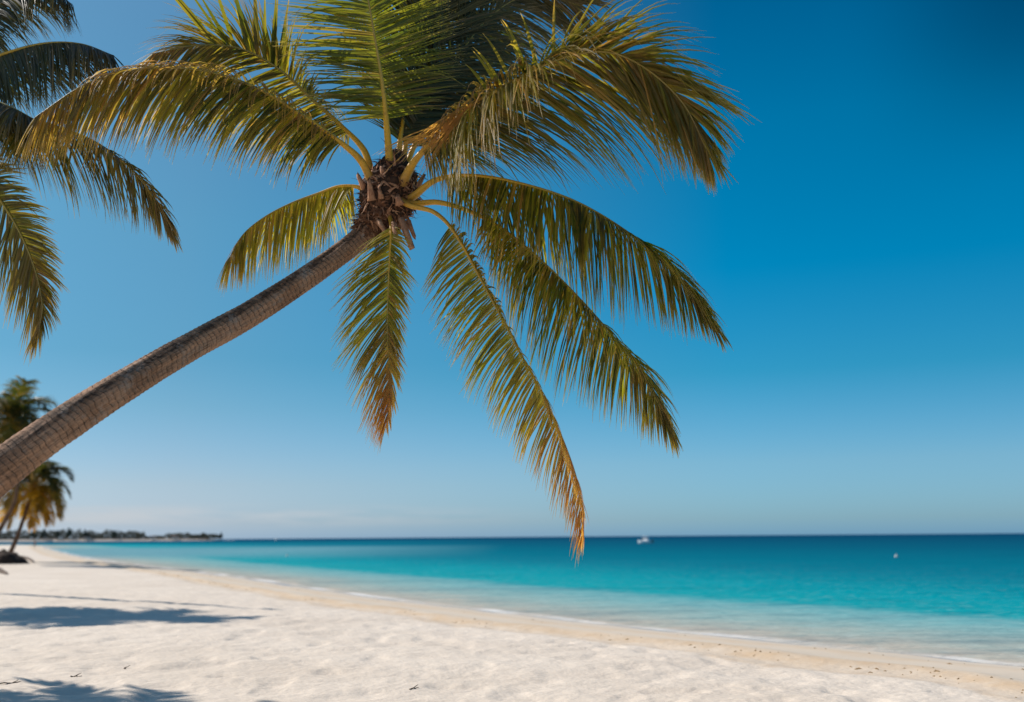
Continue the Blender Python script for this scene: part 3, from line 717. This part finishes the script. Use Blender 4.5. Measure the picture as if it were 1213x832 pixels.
# root mound under the distant palm
def mound(cx, cy, rx, ry, h, seed, name, label, cat, mat):
    z = gz(cx, cy); n = 26; m = 40
    r = np.linspace(0, 1, n)[:, None]; th = np.linspace(0, 2*np.pi, m, endpoint=False)[None]
    lob = 1+.22*(fbm(np.cos(th)*2, np.sin(th)*2, seed, 3)-.45)*2
    Xm = cx+rx*r*lob*np.cos(th); Ym = cy+ry*r*lob*np.sin(th)
    Zm = z-.15+(h+.15)*(1-r**2.2)**.8*(.75+.6*fbm(Xm*1.4, Ym*1.4, seed, 4))
    V = np.stack([Xm, Ym, np.broadcast_to(Zm, Xm.shape)], -1).reshape(-1, 3)
    i = np.arange(n-1)[:, None]*m; j = np.arange(m)[None]; j2 = (j+1) % m
    F = np.stack([i+j, i+j2, i+m+j2, i+m+j], -1).reshape(-1, 4)
    o = link_mesh(name, V, F, mat, origin=(cx, cy, z)); tag(o, label, cat); return o
gm = G(8, 668, .35)
mound(gm[0]-.4, gm[1]+.3, 1.75, 1.3, .85, 71, 'root_mound', 'dark mound of exposed roots at the foot of the golden distant palm', 'root mound', M_root)
def log(name, pts, r, label, seed):
    w = []
    for px, py, h in pts:
        q = G(px, py, .38); w.append((q[0], q[1], gz(q[0], q[1])+h*.35, r))
    p, _ = spline(w, 40); p[:, 3] = r*np.interp(np.linspace(0, 1, 40), [0, .1, .8, 1], [.8, 1, .7, .3])
    V, F = lumpy_tube(p, 14, .5, 2, seed)
    o = link_mesh(name, V, F, M_wood, origin=tuple(p[20, :3])); tag(o, label, 'log'); return o
log('fallen_log', [(16, 662, .25), (24, 660.5, .30), (33, 662, .22), (41, 666, .05)], .15, 'curved dark driftwood log on the sand just right of the root mound', 81)
log('fallen_log', [(-12, 677, .2), (-3, 677, .22), (5, 679, .08), (9, 680, .02)], .17, 'short dark log end at the very left edge, in front of the root mound', 82)

# palms outside the frame on the left whose shadows lie on the sand
def crown_for_shadow(sx, sy, h):
    t = (h-.38)/math.tan(SUN_EL); return (sx+math.sin(SUN_AZ)*t, sy+math.cos(SUN_AZ)*t, h)
s1 = G(95, 727, .38); c = crown_for_shadow(s1[0], s1[1], 10.0)
palm_world('coconut_palm', (c[0]-4.6, c[1]+1.6), c, .17, 3.2, 30, 63, 'coconut palm throwing the long grey shadow across the middle of the beach', mat=M_leaf, tmat=M_trunk, nl=50, leafL=.8, w0=.075, droop=1.1, segs=4)
s2 = G(215, 846, .38); c = crown_for_shadow(s2[0]-1.6, s2[1]+.2, 6.5)
palm_world('coconut_palm', (c[0]-2.0, c[1]-.8), c, .16, 2.2, 22, 64, 'coconut palm shading the lower left corner of the sand', mat=M_leaf, tmat=M_trunk, nl=46, leafL=.75, w0=.065, droop=1.0, segs=4)

tp = G(325, 718, .38); t_ = 18.5; tipp = np.array([tp[0]+math.sin(SUN_AZ)*t_, tp[1]+math.cos(SUN_AZ)*t_, .38+t_*math.tan(SUN_EL)])  # bare trunk added out of view to throw the thin shadow line
bs = G(-95, 697.5, .38); bs = np.array([bs[0], bs[1], gz(bs[0], bs[1])])
dp = empty('shadow_trunk', tuple(bs), 'unseen bare leaning trunk added to cast the thin straight shadow line on the beach', 'shadow caster')
V, F, UA, _, _ = trunk_mesh([tuple(bs-np.array([0, 0, .3]))+(.24,), tuple(bs+(tipp-bs)*.06)+(.17,), tuple(bs+(tipp-bs)*.5+np.array([0, 0, .2]))+(.16,), tuple(tipp)+(.09,)], 160, 16, ring=.2)
link_mesh('trunk', V, F, M_trunk, dp, origin=bs, attrs={'tr': UA})

# ------------------------------------------------------------------ wrack line and twigs
rw_ = np.random.default_rng(5); Vs = []; Fs = []
pts = core[10:-10]
cnt = 0
seglen = np.linalg.norm(np.diff(core, axis=0), axis=1)
for tries in range(9000):
    i = rw_.integers(3, 420); a, b = core[i], core[i+1]; t = rw_.random(); q = a+(b-a)*t; dvec = nrm(b-a); nv = np.array([-dvec[1], dvec[0]])
    if q[1] > 60 or q[1] < 5: continue
    off_ = rw_.choice([1.9, 3.55, 3.7], p=[.2, .5, .3])+rw_.normal(0, .13)
    if vnoise(q[0]*.8, q[1]*.8, 77) < .48: continue
    q = q+nv*off_; s = rw_.uniform(.008, .024)
    Vs.append((q[0], q[1], s)); cnt += 1
    if cnt > 420: break
Q = np.array(Vs); zz = ground_h(Q[:, 0], Q[:, 1])[0]
VV = []; FF = []; o = 0
for (qx, qy, s), z in zip(Q, zz):
    k = 5; a0 = rw_.random()*6.28; st = rw_.uniform(1, 3.0); an = rw_.random()*3.14
    ring = []
    for j in range(k):
        t = a0+j*2*math.pi/k; ex, ey = math.cos(t)*s*st, math.sin(t)*s
        ring.append((qx+ex*math.cos(an)-ey*math.sin(an), qy+ex*math.sin(an)+ey*math.cos(an), z-.004))
    VV += ring+[(qx, qy, z+s*.7)]
    FF += [(o+j, o+(j+1) % k, o+k) for j in range(k)]; o += k+1
wk = link_mesh('dry_seaweed', np.array(VV), np.array(FF), M_weed)
tag(wk, 'scattered bits of dry brown seaweed along the tide lines on the sand', None, kind='stuff')
for k, (px, py, ln, an, lb) in enumerate([(17, 804, .30, .5, 'thin dark twig on the sand near the lower left corner'), (148, 787, .16, 1.9, 'small dark twig on bare sand below the big palm shadow'),
                                          (90, 799, .12, .2, 'short twig on the sand just above the corner shadow'), (490, 811, .13, .9, 'small dark twig on the sand at the bottom centre')]):
    q = G(px, py, .38); z = gz(q[0], q[1]); p = []
    for s in range(8):
        t = s/7-.5; p.append((q[0]+math.cos(an)*ln*t+.01*math.sin(s*2.1), q[1]+math.sin(an)*ln*t, z+.004+.005*math.sin(s*1.7+k)))
    V, F = tube(np.array(p), np.linspace(.008, .004, 8), 6)
    V2, F2 = tube(np.array([p[3], (p[3][0]+.05, p[3][1]+.05, p[3][2]+.03)]), np.array([.006, .003]), 5)
    V, F = merge([(V, F), (V2, F2)])
    tw = link_mesh('twig', V, F, M_wood, origin=(q[0], q[1], z)); tag(tw, lb, 'twig')

# ------------------------------------------------------------------ boats and buoys
def box(x0, x1, y0, y1, z0, z1, tx=0, ty=0):
    V = [(x0, y0, z0), (x1, y0, z0), (x1, y1, z0), (x0, y1, z0), (x0+tx, y0+ty, z1), (x1-tx, y0+ty, z1), (x1-tx, y1-ty, z1), (x0+tx, y1-ty, z1)]
    return np.array(V, float), [(3, 2, 1, 0), (4, 5, 6, 7), (0, 1, 5, 4), (1, 2, 6, 5), (2, 3, 7, 6), (3, 0, 4, 7)]
def boat(px, py, scale, rot, label):
    q = G(px, py, 0); root = empty('motor_boat', (q[0], q[1], .0), label, 'boat'); root.rotation_euler.z = rot; root.scale = (scale,)*3
    n = 15; m = 7; V = []
    for i in range(n):
        t = i/(n-1); x = -2.3+4.8*t; bw = .95*(1-max(0, (t-.35)/.65)**2.4)+.02; sheer = .62+.32*t**2; keel = -.25+.45*max(0, t-.6)**1.5
        for j in range(m):
            a = j/(m-1)*2-1; yy = bw*a; e = abs(a)
            V.append((x, math.copysign(bw*min(1, e**.75), a), keel+(sheer-keel)*e**2.2))
    F = [(i*m+j, i*m+j+1, (i+1)*m+j+1, (i+1)*m+j) for i in range(n-1) for j in range(m-1)]
    F += [tuple(j for j in range(m-1, -1, -1))]
    dk = len(V); 
    for i in range(n):
        V.append((V[i*m][0], V[i*m][1]*.98, V[i*m][2]-.05)); V.append((V[i*m][0], V[i*m+m-1][1]*.98, V[i*m][2]-.05))
    F += [(dk+2*i, dk+2*i+1, dk+2*i+3, dk+2*i+2) for i in range(n-1)]
    link_mesh('hull', np.array(V), F, M_white, root)
    cb = link_mesh('cabin', *box(-1.2, .7, -.6, .6, .60, 1.25, .12, .08), M_white, root, smooth=False)
    link_mesh('windshield', *box(.45, 1.0, -.56, .56, .72, 1.45, .24, .06), M_glass, root, smooth=False)
    link_mesh('hardtop', *box(-1.3, .65, -.7, .7, 1.78, 1.88, .1, .1), M_white, root, smooth=False)
    for sx in (-1.1, .4):
        for sy in (-.55, .55):
            V, F = tube(np.array([(sx, sy, 1.15), (sx, sy*1.05, 1.80)]), .03, 6); link_mesh('post', V, F, M_steel, root)
    link_mesh('outboard_motor', *box(-2.65, -2.28, -.18, .18, .2, 1.0, .05, .04), M_glass, root, smooth=False)
    return root
boat(764.5, 643.6, .95, R(140), 'small white motor boat just below the horizon, right of the hanging frond tip')
boat(327, 640.6, 1.5, R(120), 'tiny white boat far out on the horizon, just right of the distant headland')
def buoy(px, py, r, label):
    q = G(px, py, 0); n = 10; m = 14
    prof = [(0, -.4), (.7, -.35), (1, 0), (.95, .35), (.6, .75), (.22, .95), (.18, 1.5), (0, 1.55)]
    V = [(r*a*math.cos(2*math.pi*j/m), r*a*math.sin(2*math.pi*j/m), r*b) for a, b in prof for j in range(m)]
    F = [(i*m+j, i*m+(j+1) % m, (i+1)*m+(j+1) % m, (i+1)*m+j) for i in range(len(prof)-1) for j in range(m)]
    o = link_mesh('buoy', np.array(V)+np.array([q[0], q[1], 0]), F, M_buoy, origin=(q[0], q[1], 0)); tag(o, label, 'buoy', 'mooring buoys on the bay')
buoy(1062, 660, .17, 'small pale buoy alone on the dark blue water at the right')
buoy(340, 659, .16, 'small pale buoy in the pale shallow band left of centre')

# ------------------------------------------------------------------ person on the far curve of the beach
def person(px, py, label):
    q = G(px, py, .5); z = gz(q[0], q[1])
    root = empty('person', (q[0], q[1], z), label, 'person')
    vs = [(0, 0, .92), (0, 0, 1.15), (0, 0, 1.38), (0, 0, 1.50), (0, -.01, 1.60), (0, 0, 1.70), (-.10, 0, .86), (-.11, .03, .48), (-.12, 0, .06), (-.12, -.12, .03), (.10, 0, .86), (.13, -.08, .48), (.14, .02, .06), (.14, -.11, .03),
          (-.18, 0, 1.40), (-.24, .02, 1.13), (-.25, -.05, .88), (.18, 0, 1.40), (.25, .0, 1.13), (.24, -.10, .90)]
    rad = [.13, .12, .13, .05, .085, .07, .085, .055, .04, .035, .085, .055, .04, .035, .05, .04, .03, .05, .04, .03]
    ed = [(0, 1), (1, 2), (2, 3), (3, 4), (4, 5), (0, 6), (6, 7), (7, 8), (8, 9), (0, 10), (10, 11), (11, 12), (12, 13), (2, 14), (14, 15), (15, 16), (2, 17), (17, 18), (18, 19)]
    me = bpy.data.meshes.new('body'); me.from_pydata(vs, ed, []); me.materials.append(M_skin)
    o = bpy.data.objects.new('body', me); col.objects.link(o); o.parent = root
    md = o.modifiers.new('skin', 'SKIN')
    if not me.skin_vertices: me.attributes.new('skin', 'FLOAT', 'POINT')
    for i, sv in enumerate(me.skin_vertices[0].data):
        sv.radius = (rad[i], rad[i]); sv.use_root = (i == 0)
    o.modifiers.new('sub', 'SUBSURF').levels = 1; o.modifiers['sub'].render_levels = 1
    p, _ = spline([(0, 0, .88, .16), (0, 0, 1.1, .165), (0, 0, 1.35, .19), (0, 0, 1.47, .08)], 12)
    V, F = lumpy_tube(p, 16, .1, 2, 3); link_mesh('shirt', V, F, M_shirt, root)
    parts = []
    for s in (-1, 1):
        p, _ = spline([(s*.085, 0, .93, .12), (s*.105, 0, .75, .11), (s*.12, 0, .52, .10)], 8); parts.append(lumpy_tube(p, 12, .1, 2, 4))
    V, F = merge(parts); link_mesh('shorts', V, F, M_shorts, root)
    p, _ = spline([(0, .02, 1.60, .10), (0, .01, 1.70, .11), (0, 0, 1.79, .03)], 8); V, F = lumpy_tube(p, 14, .1, 2, 5); link_mesh('hair', V, F, M_hair, root)
    return root
me_ok = True
try:
    person(41, 648.2, 'person in a pale shirt and dark shorts standing at the far left waterline')
except Exception as ex:
    print('PERSON', ex)

# ------------------------------------------------------------------ far shore trees and houses
def far_pt(px, dy=40):
    d = FARY+dy; return (px-PW/2)/FPX*d/math.cos(0), d
rt = np.random.default_rng(17); VV = []; FF = []; o = 0
ico = [(0, 0, 1), (.89, 0, .45), (.28, .85, .45), (-.72, .53, .45), (-.72, -.53, .45), (.28, -.85, .45), (0, 0, -.6)]
icf = [(0, 1, 2), (0, 2, 3), (0, 3, 4), (0, 4, 5), (0, 5, 1), (6, 2, 1), (6, 3, 2), (6, 4, 3), (6, 5, 4), (6, 1, 5)]
def hgt_px(px):
    return np.interp(px, [-260, 0, 20, 60, 110, 150, 176, 178, 200, 202, 240, 264, 268], [14, 11, 10, 10.5, 10.5, 9, 8, 2.5, 3, 6.5, 5.5, 4.2, 2])
for k in range(7500):
    px = rt.uniform(-260, 267); dy = rt.uniform(38, 75); xx, yy = far_pt(px, dy)
    hmax = hgt_px(px)*FARY/FPX*(.75+.5*vnoise(px*.22, 0, 5))
    u = rt.random()**.9; s = rt.uniform(1.0, 2.4)*(1-.3*u); zz_ = 3.0+u*hmax
    sc_ = rt.uniform(.7, 1.3, 3)*s
    for v in ico: VV.append((xx+v[0]*sc_[0]+rt.normal(0, .15), yy+v[1]*sc_[1], zz_+v[2]*sc_[2]*.8+rt.normal(0, .15)))
    FF += [(o+a, o+b, o+c) for a, b, c in icf]; o += 7
wd = link_mesh('far_woodland', np.array(VV), np.array(FF), M_foliage, smooth=False)
tag(wd, 'low dark belt of woodland along the distant headland', None, kind='stuff')
def far_tree_mesh(seed, h, w):
    rr = np.random.default_rng(seed); VV = []; FF = []; o = 0
    for k in range(130):
        u = rr.random(); rad = w*(1-u**1.5)*.9+.3; a = rr.random()*6.28; q = rr.random()**.5*rad; s = rr.uniform(.6, 1.3)*(1.2-.5*u)
        cx, cy, cz = math.cos(a)*q, math.sin(a)*q, h*.3+u*h*.68
        for v in ico: VV.append((cx+v[0]*s, cy+v[1]*s, cz+v[2]*s*rr.uniform(.7, 1.2)))
        FF += [(o+a_, o+b_, o+c_) for a_, b_, c_ in icf]; o += 7
    return np.array(VV), np.array(FF)
Vt, Ft = far_tree_mesh(1, 14, 4.6)
def far_tree(px, dy, src, sc_, label):
    xx, yy = far_pt(px, dy)
    if src is None:
        root = empty('tree', (xx, yy, 3.0), label, 'tree', 'taller trees on the headland')
        V, F = tube(np.array([(0, 0, -.5), (.1, 0, 5), (0, .1, 11)]), np.array([.4, .3, .1]), 7); link_mesh('trunk', V, F, M_bark2, root)
        link_mesh('crown', Vt, Ft, M_foliage2, root, smooth=False)
    else:
        root = src.copy(); col.objects.link(root); root['label'] = label
        for ch in src.children:
            c_ = ch.copy(); col.objects.link(c_); c_.parent = root
    root.location = (xx, yy, 3.0); root.scale = (sc_*.95, sc_*.95, sc_*.92); root.rotation_euler.z = px
    return root
t0 = None
for px, dy, s_, lb in [(47, 30, 1.22, 'dark pointed tree on the headland, the first one right of the leaning distant trunk'), (59, 28, 1.26, 'rounded dark tree standing above the headland wood, second from the leaning distant trunk'),
                       (75, 30, 1.12, 'broad dark tree on the headland between the rounded tree and the tallest one'), (88, 28, 1.35, 'tallest dark tree on the distant headland'),
                       (107, 30, 1.15, 'dark tree right of the tallest one, behind the pale left house'), (141, 28, 1.05, 'lone dark tree sticking up over the low middle of the headland wood'),
                       (266, 30, .70, 'small dark tree at the very tip of the headland')]:
    r_ = far_tree(px, dy, t0, s_, lb)
    if t0 is None: t0 = r_
for px, w_, lb in [(110, 9, 'pale house among the headland trees, leftmost of three'), (187, 8, 'pale house in the gap of the headland trees'), (212, 10, 'tan house near the headland tip, rightmost of three')]:
    xx, yy = far_pt(px, 27); root = empty('house', (xx, yy, 2.6), lb, 'house', 'houses on the headland')
    link_mesh('wall', *box(-w_/2, w_/2, -3, 3, 0, 3.4), M_wall, root, smooth=False)
    V = np.array([(-w_/2-.6, -3.6, 3.35), (w_/2+.6, -3.6, 3.35), (w_/2+.6, 3.6, 3.35), (-w_/2-.6, 3.6, 3.35), (-w_/2+.6, 0, 5.2), (w_/2-.6, 0, 5.2)])
    link_mesh('roof', V, [(0, 1, 5, 4), (2, 3, 4, 5), (1, 2, 5), (3, 0, 4), (3, 2, 1, 0)], M_roof, root, smooth=False)
    for xw in (-w_*.28, w_*.28):
        link_mesh('window', *box(xw-.7, xw+.7, -3.06, -2.95, 1.1, 2.4), M_glass, root, smooth=False)

# ------------------------------------------------------------------ light
wld = bpy.data.worlds.new('World'); sc.world = wld; wld.use_nodes = True
t = NT.__new__(NT); t.t = wld.node_tree; t.t.nodes.clear()
out = t.t.nodes.new('ShaderNodeOutputWorld'); bg = t.t.nodes.new('ShaderNodeBackground')
sky = t.n('ShaderNodeTexSky', sky_type='NISHITA'); sky.sun_disc = False
sky.sun_elevation = SUN_EL; sky.sun_rotation = SUN_AZ; sky.altitude = 0; sky.air_density = 1.0; sky.dust_density = .6; sky.ozone_density = 2.2
t.l(sky.outputs[0], bg.inputs[0]); bg.inputs[1].default_value = .1
t.l(bg.outputs[0], out.inputs[0])
# the grade of the photographed sky (deep blue away from the sun, pale towards it) as a filter over the sky texture
dirv = t.n('ShaderNodeTexCoord').outputs['Generated']
sx = t.n('ShaderNodeSeparateXYZ'); t.l(dirv, sx.inputs[0])
hor = t.math('SQRT', t.math('ADD', t.math('MULTIPLY', sx.outputs[0], sx.outputs[0]), t.math('ADD', t.math('MULTIPLY', sx.outputs[1], sx.outputs[1]), 1e-5)))
saz = t.math('DIVIDE', sx.outputs[0], hor)
el = t.math('MULTIPLY', sx.outputs[2], 1.0, clamp=True)
def sn(d): return math.sin(R(d))
tl_ = t.ramp(el, [(0, (0.463, 0.702, 1.276)), (sn(.9), (0.500, 0.643, 1.021)), (sn(2.9), (0.500, 0.608, 0.824)), (sn(7.2), (0.344, 0.570, 0.679)), (sn(10), (0.269, 0.556, 0.644)), (sn(17.2), (0.325, 0.667, 0.708)), (sn(27.5), (0.388, 0.714, 0.760)), (sn(50), (0.625, 0.819, 0.986))])
tr_ = t.ramp(el, [(0, (0.350, 0.748, 1.417)), (sn(.9), (0.400, 0.715, 1.145)), (sn(4), (0.390, 0.710, 0.981)), (sn(9.1), (0.095, 0.635, 0.823)), (sn(15), (0.000, 0.636, 0.858)), (sn(23), (0.000, 0.605, 0.796)), (sn(30), (0.000, 0.462, 0.654)), (sn(50), (0.350, 0.715, 0.926))])
azf = t.mr(saz, -.32, .22, 0, 1)
g1 = t.mix(azf, tl_, tr_)
vg = t.math('MULTIPLY', t.mr(saz, .33, .50, 0, 1, True), t.mr(el, .30, .46, 0, .55, True))
g1 = t.mix(vg, g1, (.0, .12, .2))
graded = t.mix(1.0, sky.outputs[0], g1, 'MULTIPLY')
# thin band of far cloud just above the horizon
mp = t.n('ShaderNodeMapping'); mp.inputs['Scale'].default_value = (9, 9, 110); t.l(dirv, mp.inputs['Vector'])
cn = t.noise(mp.outputs[0], 1.0, 6, .6)
band = t.math('MULTIPLY', t.mr(el, .008, .020, 0, 1, True), t.math('SUBTRACT', 1.0, t.mr(el, .022, .036, 0, 1, True)))
band = t.math('MULTIPLY', band, t.mr(saz, -.5, .10, 1, 0, True))
cl = t.math('MULTIPLY', band, t.mr(cn, .40, .58, 0, .85))
graded = t.mix(cl, graded, (4.6, 4.9, 5.2))
t.l(graded, bg.inputs[0])
sl = bpy.data.lights.new('sun', 'SUN'); so = bpy.data.objects.new('sun', sl); col.objects.link(so)
sl.energy = 4.2; sl.angle = R(.53); sl.color = (1.0, .93, .84)
so.rotation_euler = Vector(tuple(SD)).to_track_quat('Z', 'Y').to_euler()

sc.view_settings.view_transform = 'Standard'; sc.view_settings.look = 'None'; sc.view_settings.gamma = 1
sc.view_settings.exposure = .30
sc.render.engine = 'CYCLES'
sc.cycles.max_bounces = 6; sc.cycles.diffuse_bounces = 3; sc.cycles.transparent_max_bounces = 8; sc.cycles.transmission_bounces = 4
sc.cycles.use_denoising = True
